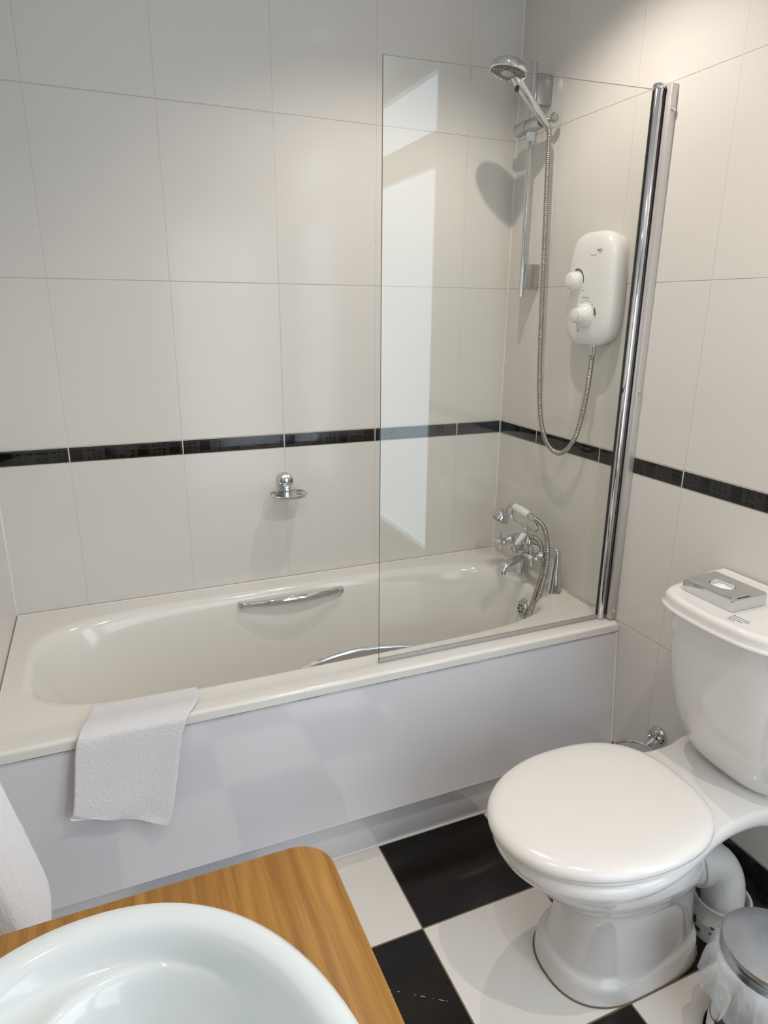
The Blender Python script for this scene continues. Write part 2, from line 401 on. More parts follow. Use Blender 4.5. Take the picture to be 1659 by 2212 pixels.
rings = [rect_ring(.500, .014), rect_ring(.5165, .0135), rect_ring(.5168, .001), rect_ring(.518, .0), rect_ring(.5190, .0), rect_ring(.5350, .0003), rect_ring(.5368, .0004), rect_ring(.5398, .0015), rect_ring(.5422, .0042), rect_ring(.5433, .0085), rect_ring(.5434, .0105), rect_ring(.5434, .03),
         sup_ring(.5434, -1.618, -.082, .278, 4.6), sup_ring(.5432, -1.613, -.088, .273, 4.4), sup_ring(.5405, -1.606, -.095, .266, 4.2), sup_ring(.534, -1.600, -.101, .260, 4.0),
         sup_ring(.520, -1.594, -.107, .255, 3.9), sup_ring(.49, -1.580, -.113, .250, 3.8), sup_ring(.42, -1.545, -.125, .243, 3.6), sup_ring(.34, -1.50, -.14, .235, 3.5),
         sup_ring(.26, -1.445, -.158, .226, 3.4), sup_ring(.20, -1.395, -.178, .216, 3.3), sup_ring(.165, -1.35, -.205, .20, 3.2), sup_ring(.150, -1.30, -.25, .17, 3), sup_ring(.145, -1.1, -.45, .09, 2.6)]
loft(bm, rings, cap1=True)
finish(bm, 'tub_shell', M_bath, tub, angle=60)
# side panel, bowed gently outwards to its lower edge
bm = bmesh.new()
prof = [(-.700, .5155), (-.7060, .5155), (-.7075, .50), (-.713, .42), (-.722, .32), (-.731, .22), (-.739, .145), (-.741, .138), (-.738, .134), (-.715, .134)]
loft(bm, [[(x, y, z) for y, z in prof] for x in (X0+.002, -.6, -.004)], closed=False)
finish(bm, 'side_panel', M_panel, tub, angle=50)
mbox('plinth', (X0+.002, -.003, -.712, -.700, .002, .136), M_panel, tub, bev=.001)
bm = bmesh.new(); tube(bm, [(X0+.01, -.7125, .003), (-.004, -.7125, .003)], .0045, 10); finish(bm, 'floor_sealant', M_sili, tub)
bm = bmesh.new(); tube(bm, [(-.003, -.7065, .513), (-.003, -.7245, .33), (-.003, -.742, .137)], .0048, 8); finish(bm, 'edge_sealant', M_sili, tub)
pts = []
for k in range(60):
    x = X0+.005+k*(1.645/59); pts.append((x, -.7090+.0003*math.sin(k*1.7), .5148+.0006*math.sin(k*.9+1)+.0005*random.uniform(-1, 1)))
bm = bmesh.new(); tube(bm, pts, .0011, 6); finish(bm, 'grimy_joint', M_dirt, tub)
bm = bmesh.new(); tube(bm, [(X0+.003, -.0035, .5445), (-.004, -.0035, .5445)], .0034, 8); tube(bm, [(X0+.0025, -.003, .5445), (X0+.0025, -.70, .5445)], .0035, 8)
finish(bm, 'wall_sealant', M_sili, tub)
bm = bmesh.new(); tube(bm, [(-.0025, -.003, .5445), (-.0025, -.64, .5445)], .0028, 8); finish(bm, 'end_sealant', M_sili, tub)
for a, b in ((-.03, -.16), (-.21, -.24), (-.47, -.60)):
    bm = bmesh.new(); tube(bm, [(-.0055, a, .5463), (-.006, (a+b)/2, .546), (-.0055, b, .5463)], .0007, 6); finish(bm, 'mildew_line', M_dirt, tub)
# grab handles on the two long inner sides
def grip(y, s, x0, x1, lab):
    bm = bmesh.new(); P = []; R = []
    n = 30
    for k in range(n+1):
        t = k/n; x = x0+(x1-x0)*t; bow = math.sin(PI*t)
        P.append((x, y+s*(.008+.034*bow**.8), .512+.006*bow)); R.append(.0075+.006*bow)
    tube(bm, P, R, 14, flat=(.62, 1.15))
    g = finish(bm, 'grab_handle', M_chrome, tub)
    for x in (x0, x1):
        d = .022 if x == x0 else -.022
        mbox('handle_foot', (min(x-d*.25, x+d), max(x-d*.25, x+d), min(y-s*.010, y+s*.016), max(y-s*.010, y+s*.016), .502, .522), M_chrome, g, bev=.003)
grip(-.097, -1, -1.012, -.668, 'back')
grip(-.590, 1, -.955, -.60, 'front')
# overflow rosette with the plug chain
bm = bmesh.new(); OX = -.1155; OY, OZ = -.391, .470
nrm = Vector((-1, 0, .17)).normalized()
lathe(bm, [(.001, -.004), (.034, -.004), (.035, 0), (.033, .0035), (.025, .005), (.024, .009), (.0215, .0115), (.0195, .013), (.001, .0135)], (OX, OY, OZ), nrm, 40)
of = finish(bm, 'overflow_cover', M_satin, tub)
bm = bmesh.new(); u = nrm.cross(Vector((0, 0, 1))).normalized(); v = nrm.cross(u)
for k in range(6):
    a = 2*PI*k/6+.3; c = Vector((OX, OY, OZ))+nrm*.0134+(u*math.cos(a)+v*math.sin(a))*.0118
    lathe(bm, [(.0036, -.0002), (.0036, .0006), (.001, .0006)], c, nrm, 14)
finish(bm, 'drain_holes', M_rub, of)
bm = bmesh.new()
for k in range(90):
    z = .446-k*.0030; x = -.137-.0155*(.446-z)/.1-.002
    bmesh.ops.create_icosphere(bm, subdivisions=1, radius=.0014, matrix=Matrix.Translation((x-.002, OY+.002*math.sin(k*.1), z)))
finish(bm, 'plug_chain', M_satin, tub)

# ------------------------------------------------------------------ glass shower screen
scr = thing('shower_screen', (-.035, -.664, RZ), 'clear glass bath screen hinged on a tall chrome post by the right wall', 'shower screen')
GX0, GX1 = -.7603, -.044
bm = bmesh.new(); y0, y1 = -.6645, -.6595
co = [(GX0, 1.9315), (GX1, 1.952)]; zb = .553
v = [bm.verts.new(p) for p in ((GX0, y0, zb), (GX1, y0, zb), (GX1, y0, 1.952), (GX0, y0, 1.9315), (GX0, y1, zb), (GX1, y1, zb), (GX1, y1, 1.952), (GX0, y1, 1.9315))]
for i, fidx in enumerate(((0, 1, 2, 3), (7, 6, 5, 4), (0, 4, 5, 1), (1, 5, 6, 2), (2, 6, 7, 3), (3, 7, 4, 0))):
    fc = bm.faces.new([v[k] for k in fidx]); fc.material_index = 0 if i < 2 else 1
finish(bm, 'glass_panel', [M_glass, M_gedge], scr, smooth=False)
bm = bmesh.new(); lathe(bm, [(.011, 0), (.0125, .002), (.0125, 1.40), (.011, 1.402)], (-.0345, -.664, .552), (0, 0, 1), 28); finish(bm, 'hinge_post', M_chrome, scr)
bm = bmesh.new(); lathe(bm, [(.0135, 0), (.0142, .002), (.0142, .009), (.0125, .011)], (-.0345, -.664, 1.953), (0, 0, 1), 28); finish(bm, 'post_cap', M_chrome, scr)
bm = bmesh.new(); lathe(bm, [(.012, 0), (.0135, .001), (.0135, .008), (.0125, .009)], (-.0345, -.664, .5445), (0, 0, 1), 28); finish(bm, 'post_foot', M_chrome, scr)
mbox('seal_strip', (-.0478, -.0466, -.6665, -.6575, .556, 1.95), M_rub, scr, bev=.0005)
mbox('hinge_gasket', (-.0225, -.0200, -.6775, -.6725, .556, 1.953), M_rub, scr, bev=.0005)
mbox('wall_channel', (-.0215, -.0005, -.694, -.651, .548, 1.962), mat('grey anodised channel', (.62, .60, .585), .35, .55), scr, bev=.0012)
mbox('bottom_seal', (GX0, GX1, -.6665, -.6575, .5442, .5555), M_seal, scr, bev=.001)
for z in (.575, 1.225, 1.905):
    bm = bmesh.new(); lathe(bm, [(.0062, -.001), (.0062, .002), (.0048, .0042), (.001, .005)], (-.0105, -.694, z), (0, -1, 0), 20); finish(bm, 'screw_cap', M_chrome, scr)

# ------------------------------------------------------------------ electric shower unit
es = thing('electric_shower', (0, -.4985, 1.34), 'white electric shower unit with two round dials on the right wall', 'electric shower')
def rr_ring(x, yc, zc, hy, hz, n, N_=72, topn=None):
    out = []
    for k in range(N_):
        t = 2*PI*k/N_; c, s = math.cos(t), math.sin(t); nn = n
        r = (abs(c/hy)**nn+abs(s/hz)**nn)**(-1/nn); out.append((x, yc+c*r, zc+s*r))
    return out
YC, ZC = -.4985, 1.4945
bm = bmesh.new()
loft(bm, [rr_ring(x, YC, ZC, a, b, n) for x, a, b, n in ((-.0005, .089, .146, 4.4), (-.006, .090, .147, 4.4), (-.022, .091, .148, 4.2), (-.0235, .0935, .1505, 4.2))], cap0=True, cap1=True)
finish(bm, 'back_plate', M_plas, es)
bm = bmesh.new()
loft(bm, [rr_ring(x, YC, ZC, a, b, n) for x, a, b, n in ((-.0245, .0965, .1525, 3.9), (-.032, .098, .154, 3.8), (-.045, .0975, .1535, 3.7), (-.054, .094, .150, 3.5), (-.060, .088, .144, 3.3), (-.0645, .078, .134, 3.1), (-.0675, .062, .114, 2.9), (-.0695, .038, .075, 2.6), (-.070, .012, .025, 2.3))], cap0=True, cap1=True)
finish(bm, 'front_cover', M_plas, es, angle=60)
def knob(y, z, big):
    bm = bmesh.new()
    if big: pr = [(.036, -.012), (.0345, .0), (.032, .010), (.026, .018), (.0215, .022), (.0205, .030), (.0200, .0385), (.0185, .040), (.001, .0405)]
    else: pr = [(.0275, -.010), (.0270, .003), (.0255, .015), (.0235, .026), (.0195, .031), (.013, .033), (.001, .0336)]
    lathe(bm, pr, (-.0665, y, z), (-1, 0, 0), 48)
    return finish(bm, 'dial', M_plas, es, angle=50)
k1 = knob(-.4600, 1.518, False); k2 = knob(-.5085, 1.424, True)
bm = bmesh.new(); lathe(bm, [(.0185, 0), (.0185, .0012), (.0175, .002), (.001, .002)], (-.1065, -.5085, 1.424), (-1, 0, 0), 40); finish(bm, 'dial_cap', M_plas, k2)
bm = bmesh.new(); lathe(bm, [(.0192, 0), (.0192, .0008), (.001, .0008)], (-.1060, -.5085, 1.424), (-1, 0, 0), 40); finish(bm, 'dial_groove', M_gprint, k2)
mbox('dial_ridge', (-.092, -.070, -.5085-.0035, -.5085+.0035, 1.428, 1.455), M_plas, k2, bev=.0032, seg=3)
# printed marks follow the front surface
def surfx(y, z):
    best = -.0702
    prof = [(-.032, .098, .154), (-.045, .0975, .1535), (-.054, .094, .150), (-.060, .088, .144), (-.0645, .078, .134), (-.0675, .062, .114), (-.0695, .038, .075), (-.070, .012, .025)]
    last = prof[-1][0]
    for (xa, a1, b1), (xb, a2, b2) in zip(prof, prof[1:]):
        g = lambda a, b: (abs((y-YC)/a)**3+abs((z-ZC)/b)**3)
        if g(a1, b1) <= 1 and g(a2, b2) > 1:
            t = (1-g(a1, b1))/(g(a2, b2)-g(a1, b1)); return xa+(xb-xa)*t
    return last
def stroke(name, pts, w, m):
    """flat printed stroke raised a hair off the cover"""
    bm = bmesh.new(); tube(bm, [(surfx(y, z)-.0007, y, z) for y, z in pts], w if isinstance(w, list) else w, 8, flat=None); return finish(bm, name, m, es)
arc = [(-.4585+.0318*math.cos(a), 1.522+.0318*math.sin(a)) for a in [math.radians(120-5*k*1.0) for k in range(0, 0)]]
# on/off arc of the upper dial: thick at the top, tapering down its near side
pa = [math.radians(75+5.5*k) for k in range(22)]
stroke('dial_arc', [(-.4600+.0315*math.cos(a), 1.518+.0315*math.sin(a)) for a in pa], [.0022*(1-.75*k/21)+.0003 for k in range(22)], M_navy)
for k, a in enumerate((70, 86, 102, 118, 134)):
    a = math.radians(a); c = (math.cos(a), math.sin(a)); r0, r1 = .0400, .0432
    stroke('dial_mark', [(-.5085+c[0]*r0, 1.424+c[1]*r0), (-.5085+c[0]*r1, 1.424+c[1]*r1)], .0009, M_black if k > 1 else M_gprint)
a0 = [math.radians(x) for x in (151, 158, 165, 172, 178)]
stroke('dial_wedge', [(-.5085+.0425*math.cos(a), 1.424+.0425*math.sin(a)) for a in a0], [.0016, .002, .0026, .0031, .0028], M_navy)
stroke('indicator_dot', [(-.4835, 1.384), (-.4850, 1.3825)], .0017, M_black)
stroke('stop_dot', [(-.489, 1.5005), (-.489, 1.4990)], .0012, M_gprint)
def es_text(name, s, size, y, z, m, **kw):
    x = min(surfx(y, z), surfx(y-.02, z))-.00045
    text_mesh(name, s, size, (x, y, z), (0, -1, 0), (0, 0, 1), m, es, extrude=.0001, **kw)
es_text('logo_text', 'mira', .0115, -.5335, 1.5935, M_gprint, shear=.3, bold=.0003)
es_text('logo_small_text', 'showers', .0042, -.541, 1.5875, M_gprint)
es_text('range_text', 'Event XS', .0062, -.511, 1.5825, M_gprint)
es_text('dial_text', 'Temperature', .0058, -.4915, 1.4715, M_gprint)
es_text('stop_text', 'Stop', .005, -.4875, 1.4905, M_gprint)
bm = bmesh.new(); lathe(bm, [(.010, 0), (.0115, .003), (.0115, .012), (.0095, .016), (.0085, .034), (.0075, .036)], (-.035, -.5165, 1.349), (0, 0, -1), 24); finish(bm, 'outlet_spigot', M_chrome, es)

# ------------------------------------------------------------------ shower riser rail
rl = thing('shower_riser_rail', (0, -.165, 1.50), 'chrome shower riser rail fixed to the right wall near the corner', 'shower rail')
RX, RY = -.058, -.165
bm = bmesh.new(); lathe(bm, [(.0085, 0), (.010, .001), (.010, .668), (.0085, .67), (.001, .6695)], (RX, RY, 1.478), (0, 0, 1), 28); finish(bm, 'rail', M_chrome, rl)
for z0, z1 in ((2.035, 2.118), (1.502, 1.580)):
    mbox('rail_bracket', (-.052, -.0005, -.179, -.152, z0, z1), M_satin, rl, bev=.003)
bm = bmesh.new(); lathe(bm, [(.001, -.002), (.0175, -.001), (.0195, .003), (.0195, .052), (.0185, .053), (.0185, .0545), (.0195, .056), (.0195, .125), (.018, .128), (.001, .1285)], (RX-.004, -.098, 1.976), (0, -1, .02), 32)
finish(bm, 'slider', M_satin, rl)
bm = bmesh.new(); lathe(bm, [(.007, 0), (.007, .020), (.0130, .022), (.0135, .030), (.0115, .034), (.001, .0348)], (-.044, -.226, 1.980), (.25, -1, .12), 24); finish(bm, 'slider_button', M_satin, rl)
bm = bmesh.new(); lathe(bm, [(.0115, 0), (.0125, .001), (.0125, .028), (.0115, .029)], (RX, RY, 1.935), (0, 0, 1), 28); finish(bm, 'slider_sleeve', M_plas, rl)

# ------------------------------------------------------------------ hand shower on the rail with its hose
hs = thing('handheld_shower', (-.06, -.245, 1.97), 'round chrome shower head with grey nozzle face held high on the riser rail', 'shower head')
A = Vector((-.054, -.241, 1.963)); B = Vector((-.205, -.281, 2.058)); HC = Vector((-.2268, -.290, 2.0763)); d = (B-A).normalized()
bm = bmesh.new(); P = catmull([A+d*-.004, A+d*.02, A+d*.06, A+d*.10+Vector((0, 0, .003)), A+d*.13+Vector((0, 0, .005)), A+d*.155+Vector((0, 0, .008)), A+d*.178+Vector((0, 0, .012))], 6)
tube(bm, P, [.0095+(.0045*math.sin(PI*min(1, k/(len(P)-1)*.9))) + (.004 if k > len(P)*.75 else 0)*(k/len(P)) for k in range(len(P))], 20)
finish(bm, 'handle', M_chrome, hs)
nf = Vector((-.22, .02, -.975)).normalized()
bm = bmesh.new(); lathe(bm, [(.001, -.017), (.025, -.0165), (.043, -.012), (.052, -.003), (.0545, .006), (.053, .012), (.0485, .0135), (.046, .010), (.001, .010)], HC, nf, 48); finish(bm, 'head_shell', M_chrome, hs)
bm = bmesh.new(); lathe(bm, [(.0455, .008), (.0455, .0118), (.001, .0130)], HC, nf, 48); fp = finish(bm, 'spray_face', M_noz, hs)
bm = bmesh.new(); fu = nf.cross(Vector((0, 0, 1))).normalized(); fv = nf.cross(fu)
for rr, cnt in ((.041, 30), (.033, 24), (.025, 18)):
    for k in range(cnt):
        a = 2*PI*k/cnt; e = fu*math.cos(a)+fv*math.sin(a)
        tube(bm, [HC+nf*.0126+e*(rr-.0024), HC+nf*.0132+e*(rr+.0024)], .0010, 6)
finish(bm, 'spray_nozzles', M_nub, fp)
bm = bmesh.new(); lathe(bm, [(.019, .012), (.019, .0155), (.015, .0165), (.001, .0165)], HC, nf, 30); finish(bm, 'spray_centre', M_satin, fp)
bm = bmesh.new(); lathe(bm, [(.006, 0), (.0062, .010), (.004, .012), (.001, .0122)], HC+(A-HC).normalized()*.050+nf*.012, nf, 18); finish(bm, 'spray_lever', M_rub, hs)
bm = bmesh.new(); hose(bm, [A+Vector((-.001, 0, .006)), (-.050, -.2475, 1.945), (-.050, -.250, 1.90), (-.050, -.2615, 1.6956), (-.050, -.277, 1.42), (-.050, -.2885, 1.252), (-.050, -.302, 1.150), (-.050, -.322, 1.08), (-.050, -.356, 1.030), (-.049, -.395, 1.008), (-.048, -.430, 1.009), (-.045, -.466, 1.037), (-.042, -.490, 1.085), (-.039, -.506, 1.160), (-.037, -.514, 1.235), (-.035, -.5165, 1.315)], .0082)
finish(bm, 'hose', M_hose, hs)

# ------------------------------------------------------------------ chrome soap dish on the back wall
sd = thing('soap_dish', (-.8237, 0, .862), 'chrome wall mounted soap dish on the back wall above the bathtub', 'soap dish')
MX, MZ = -.828, .893
bm = bmesh.new(); lathe(bm, [(.0245, 0), (.026, -.003), (.026, -.010), (.0235, -.014), (.0235, -.026), (.0225, -.029), (.0170, -.0300), (.0155, -.0275), (.0150, -.0265), (.0120, -.0285), (.006, -.0300), (.001, -.0304)], (MX, -.0005, MZ), (0, 1, 0), 48); finish(bm, 'wall_mount', M_chrome, sd)
mbox('stem', (MX-.010, MX+.010, -.034, -.012, .857, .878), M_chrome, sd, bev=.003)
bm = bmesh.new()
def dish_ring(k, z, n=2.6, cy=-.066): return [(MX-.004+.060*k*math.copysign(abs(math.cos(t))**(2/n), math.cos(t)), cy+.047*k*math.copysign(abs(math.sin(t))**(2/n), math.sin(t)), z) for t in [2*PI*j/64 for j in range(64)]]
loft(bm, [dish_ring(.25, .8515), dish_ring(.92, .8525), dish_ring(1.0, .860), dish_ring(1.0, .8625), dish_ring(.96, .863), dish_ring(.90, .8595), dish_ring(.25, .8575)], cap0=True, cap1=True)
dish = finish(bm, 'dish', M_chrome, sd)
# drain slots cut right through the tray
cb = bmesh.new()
for sgn in (-1, 1):
    for j in (-1, 0, 1):
        c = Vector((MX-.004+sgn*.036, -.066+j*.019, .8588)); e = Vector((sgn*.0105, j*.0075, 0)); f = Vector((-e.y, e.x, 0)).normalized()*.0026
        a = [c-e-f, c+e-f, c+e+f, c-e+f]; lo_ = [cb.verts.new(p-Vector((0, 0, .02))) for p in a]; hi_ = [cb.verts.new(p+Vector((0, 0, .02))) for p in a]
        cb.faces.new(lo_); cb.faces.new(hi_)
        for k in range(4): cb.faces.new((lo_[k], lo_[(k+1) % 4], hi_[(k+1) % 4], hi_[k]))
cut_o = finish(cb, 'cutter', M_chrome, None, smooth=False); cut_o.location = (0, 0, 0)
mo = dish.modifiers.new('slots', 'BOOLEAN'); mo.operation = 'DIFFERENCE'; mo.solver = 'EXACT'; mo.object = cut_o
bpy.context.view_layer.update()
nm = bpy.data.meshes.new_from_object(dish.evaluated_get(bpy.context.evaluated_depsgraph_get()))
dish.modifiers.clear(); dish.data = nm; bpy.data.objects.remove(cut_o)

# ------------------------------------------------------------------ bath shower mixer tap
tp = thing('bath_mixer_tap', (-.042, -.3555, RZ), 'traditional chrome bath mixer tap with cross handles on the bath rim', 'tap')
Y_F, Y_N = -.263, -.448
for y in (Y_F, Y_N):
    bm = bmesh.new(); lathe(bm, [(.0225, 0), (.0235, .001), (.0225, .004), (.0175, .07), (.0135, .118), (.0130, .124)], (-.042, y, RZ), (0, 0, 1), 36)
    s = 1 if y == Y_N else -1
    tube(bm, catmull([(-.042, y, RZ+.120), (-.042, y+s*.001, RZ+.134), (-.044, y+s*.010, RZ+.1445), (-.050, y+s*.026, RZ+.146), (-.062, y+s*.036, RZ+.142)], 6), .0128, 24)
    finish(bm, 'pillar', M_chrome, tp)
bm = bmesh.new(); tube(bm, catmull([(-.055, Y_F-.02, .688), (-.078, -.30, .684), (-.088, -.3555, .682), (-.078, -.41, .684), (-.055, Y_N+.02, .688)], 6), [.0145]*6+[.018]*6+[.020]+[.018]*6+[.0145]*6, 24)
lathe(bm, [(.001, -.024), (.014, -.023), (.0195, -.012), (.0205, 0), (.0195, .012), (.016, .022), (.012, .030)], (-.092, -.3555, .684), (0, 0, 1), 32)
body = finish(bm, 'mixer_body', M_chrome, tp)
def cross(y, zc, ay):
    ax = Vector((-1, ay, -.04)).normalized(); o0 = Vector((-.058, y, zc))
    bm = bmesh.new(); lathe(bm, [(.016, -.006), (.0175, .006), (.0195, .018), (.0195, .026), (.0175, .030), (.015, .036), (.0155, .043), (.0115, .052), (.0085, .056), (.0085, .078)], o0, ax, 32)
    vb = finish(bm, 'valve', M_chrome, tp)
    c = o0+ax*.082; u = ax.cross(Vector((0, 0, 1))).normalized(); v = ax.cross(u)
    bm = bmesh.new(); lathe(bm, [(.007, -.010), (.0095, -.004), (.0095, .006), (.008, .009), (.001, .0095)], c, ax, 24)
    for k in range(4):
        a = PI/2*k+.12; e = u*math.cos(a)+v*math.sin(a)
        tube(bm, [c+e*t for t in (.006, .013, .020, .027, .032, .0345)], [.0044, .0040, .0054, .0074, .0068, .002], 14)
    h = finish(bm, 'cross_handle', M_chrome, tp)
    bm = bmesh.new(); lathe(bm, [(.0065, 0), (.0065, .001), (.001, .0014)], c+ax*.0093, ax, 20); cp = finish(bm, 'handle_badge', M_plas, h)
cross(Y_F, .676, .04); cross(Y_N+.006, .682, -.02)
# spout
bm = bmesh.new(); P = catmull([(-.075, -.3555, .655), (-.105, -.3555, .648), (-.145, -.3555, .635), (-.176, -.3555, .624), (-.190, -.3555, .613), (-.193, -.3555, .598)], 6)
tube(bm, P, [.0140+.0055*(k/len(P)) for k in range(len(P))], 24, flat=(1.08, .72)); finish(bm, 'spout', M_chrome, tp)
# diverter body and its white lever
bm = bmesh.new(); lathe(bm, [(.010, 0), (.011, .02), (.0105, .045), (.0135, .048), (.0145, .054), (.0135, .060), (.010, .061), (.009, .057), (.001, .057)], (-.092, -.3555, .680), (-1, 0, -.08), 28); finish(bm, 'diverter', M_chrome, tp)
bm = bmesh.new(); tube(bm, catmull([(-.137, -.352, .690), (-.128, -.353, .703), (-.117, -.355, .718), (-.108, -.356, .729)], 5), [.0065, .0072, .0078, .0082, .0085, .0088, .009, .0092, .0094, .0096, .0098, .0098, .0096, .0092, .008, .006], 18); finish(bm, 'diverter_lever', M_plas, tp)
bm = bmesh.new(); lathe(bm, [(.004, -.004), (.0075, 0), (.0075, .005), (.004, .009), (.001, .0095)], (-.110, -.3555, .727), (-1, -.2, .2), 18); finish(bm, 'lever_pin', M_chrome, tp)
# stem and cradle
bm = bmesh.new(); lathe(bm, [(.021, -.006), (.0165, .010), (.0125, .022), (.0120, .030), (.0095, .040), (.0070, .048)], (-.093, -.3350, .702), (0, 0, 1), 24)
finish(bm, 'cradle_stem', M_chrome, tp)
bm = bmesh.new(); tube(bm, catmull([(-.097, -.2625, .779), (-.098, -.258, .768), (-.098, -.265, .755), (-.097, -.275, .744), (-.096, -.300, .744), (-.096, -.345, .745), (-.096, -.385, .744), (-.097, -.402, .750), (-.098, -.402, .764), (-.099, -.396, .772)], 6), .0042, 14, flat=(1.6, .7)); finish(bm, 'cradle', M_chrome, tp)

# hand shower resting in the cradle
hh = thing('hand_shower', (-.098, -.33, .78), 'small telephone style hand shower with white handle resting on the mixer cradle', 'hand shower')
bm = bmesh.new(); lathe(bm, [(.008, 0), (.0115, .002), (.0138, .02), (.0148, .045), (.0138, .068), (.0108, .088), (.008, .089)], (-.098, -.270, .795), (0, -1, -.075), 28); finish(bm, 'white_handle', M_plas, hh)
bm = bmesh.new(); lathe(bm, [(.0095, 0), (.0115, .002), (.0115, .007), (.009, .009), (.009, .019), (.0115, .021), (.0115, .026), (.009, .029), (.0085, .040)], (-.098, -.357, .7885), (0, -1, -.10), 28); finish(bm, 'ferrule', M_chrome, hh)
bm = bmesh.new(); tube(bm, catmull([(-.098, -.272, .795), (-.098, -.258, .797), (-.099, -.243, .795), (-.100, -.231, .786), (-.101, -.224, .774), (-.102, -.219, .762)], 6), .0062, 18); finish(bm, 'neck', M_chrome, hh)
dn = Vector((-.42, .22, -.88)).normalized(); hc = Vector((-.102, -.200, .745))
bm = bmesh.new(); lathe(bm, [(.007, -.026), (.013, -.023), (.024, -.013), (.0305, -.001), (.0325, .009), (.0360, .011), (.0360, .0135), (.031, .0165), (.001, .0170)], hc, dn, 36); finish(bm, 'rose', M_chrome, hh)
bm = bmesh.new(); lathe(bm, [(.0285, .0165), (.0285, .0185), (.001, .0195)], hc, dn, 30); finish(bm, 'spray_plate', M_noz, hh)
bm = bmesh.new()
hose(bm, [(-.098, -.396, .785), (-.098, -.414, .783), (-.098, -.434, .776), (-.098, -.452, .757), (-.099, -.466, .725), (-.100, -.4735, .688), (-.100, -.4715, .640), (-.103, -.464, .585), (-.112, -.455, .520), (-.128, -.446, .440), (-.150, -.44, .34), (-.19, -.44, .23), (-.25, -.43, .165), (-.33, -.40, .157), (-.40, -.35, .157), (-.38, -.30, .157), (-.30, -.30, .158), (-.23, -.33, .170), (-.175, -.375, .25), (-.143, -.400, .36), (-.124, -.418, .44), (-.112, -.432, .510), (-.105, -.446, .575), (-.101, -.4545, .625), (-.099, -.452, .668), (-.098, -.438, .698), (-.096, -.420, .715), (-.095, -.398, .721), (-.094, -.372, .718)], .0080, pitch=.0054)
finish(bm, 'hose', M_hose, hh)

# ------------------------------------------------------------------ toilet
AY = -1.205
tl = thing('toilet', (-.40, AY, 0), 'white close-coupled toilet with closed lid on the chequered floor', 'toilet')
def pan_ring(z, xf, xb, b, n=2.5, cx=-.42, ay=AY, N_=72, nb=None):
    out = []
    for k in range(N_):
        t = 2*PI*k/N_; c, s = math.cos(t), math.sin(t)
        a = (cx-xf) if c > 0 else (xb-cx); nn = n if c > 0 else (nb or n)
        r = (abs(c/a)**nn+abs(s/b)**nn)**(-1/nn); out.append((cx-c*r, ay+s*r, z))
    return out
PR = [(0, -.572, -.185, .125, 2.4), (.012, -.572, -.185, .125, 2.4), (.036, -.568, -.187, .122, 2.4), (.046, -.565, -.188, .119, 2.4), (.051, -.556, -.190, .112, 2.4), (.056, -.548, -.192, .106, 2.4), (.064, -.545, -.192, .105, 2.4), (.085, -.540, -.196, .103, 2.3),
      (.125, -.536, -.200, .101, 2.3), (.165, -.541, -.204, .102, 2.2), (.200, -.553, -.208, .106, 2.2), (.232, -.572, -.208, .114, 2.2), (.245, -.584, -.208, .121, 2.2), (.252, -.599, -.208, .128, 2.2),
      (.270, -.615, -.208, .137, 2.2), (.295, -.636, -.210, .150, 2.15), (.300, -.646, -.210, .155, 2.15), (.330, -.670, -.215, .165, 2.15), (.358, -.688, -.22, .171, 2.1), (.375, -.694, -.22, .174, 2.1)]
bm = bmesh.new(); loft(bm, [pan_ring(z, a, min(b, -.185-max(0, z-.20)*.45), w*(1-max(0, z-.30)*.35), n, nb=3.2 if z < .22 else 3.2-(z-.22)*8) for z, a, b, w, n in PR], cap0=True, cap1=True)
finish(bm, 'pedestal', M_cer, tl, angle=70)
bm = bmesh.new(); tube(bm, [Vector(p) for p in (lambda r: r+[r[0]])(pan_ring(.0012, -.5735, -.1835, .1265, 2.4, nb=3.2))], .0017, 6, cap=False); finish(bm, 'base_sealant', mat('brown sealant', (.16, .13, .07), .7), tl)
# rim that runs back into the flared cistern shelf
half = [(-.712, 0), (-.706, .045), (-.685, .092), (-.640, .138), (-.575, .170), (-.500, .183), (-.420, .178), (-.350, .163), (-.290, .146), (-.235, .135), (-.180, .131), (-.135, .1335), (-.100, .142), (-.070, .146), (-.048, .140), (-.040, .118)]
def outline(sc_in):
    pts = [Vector((x, AY-w, 0)) for x, w in half]+[Vector((x, AY+w, 0)) for x, w in reversed(half[1:])]
    P = catmull([(p.x, p.y, 0) for p in pts], 4, closed=True); n = len(P); out = []
    for p in P:
        c = Vector((max(-.52, min(-.20, p.x)), AY, 0)); d_ = p-c
        out.append(p-d_.normalized()*sc_in)
    return out
bm = bmesh.new(); rg = []
for z, ins in ((.352, .030), (.358, .014), (.366, .006), (.378, .001), (.388, .0), (.398, .002), (.403, .006), (.4055, .013)):
    rg.append([Vector((p.x, p.y, z)) for p in outline(ins)])
loft(bm, rg, cap0=True, cap1=True); finish(bm, 'rim_shelf', M_cer, tl, angle=60)
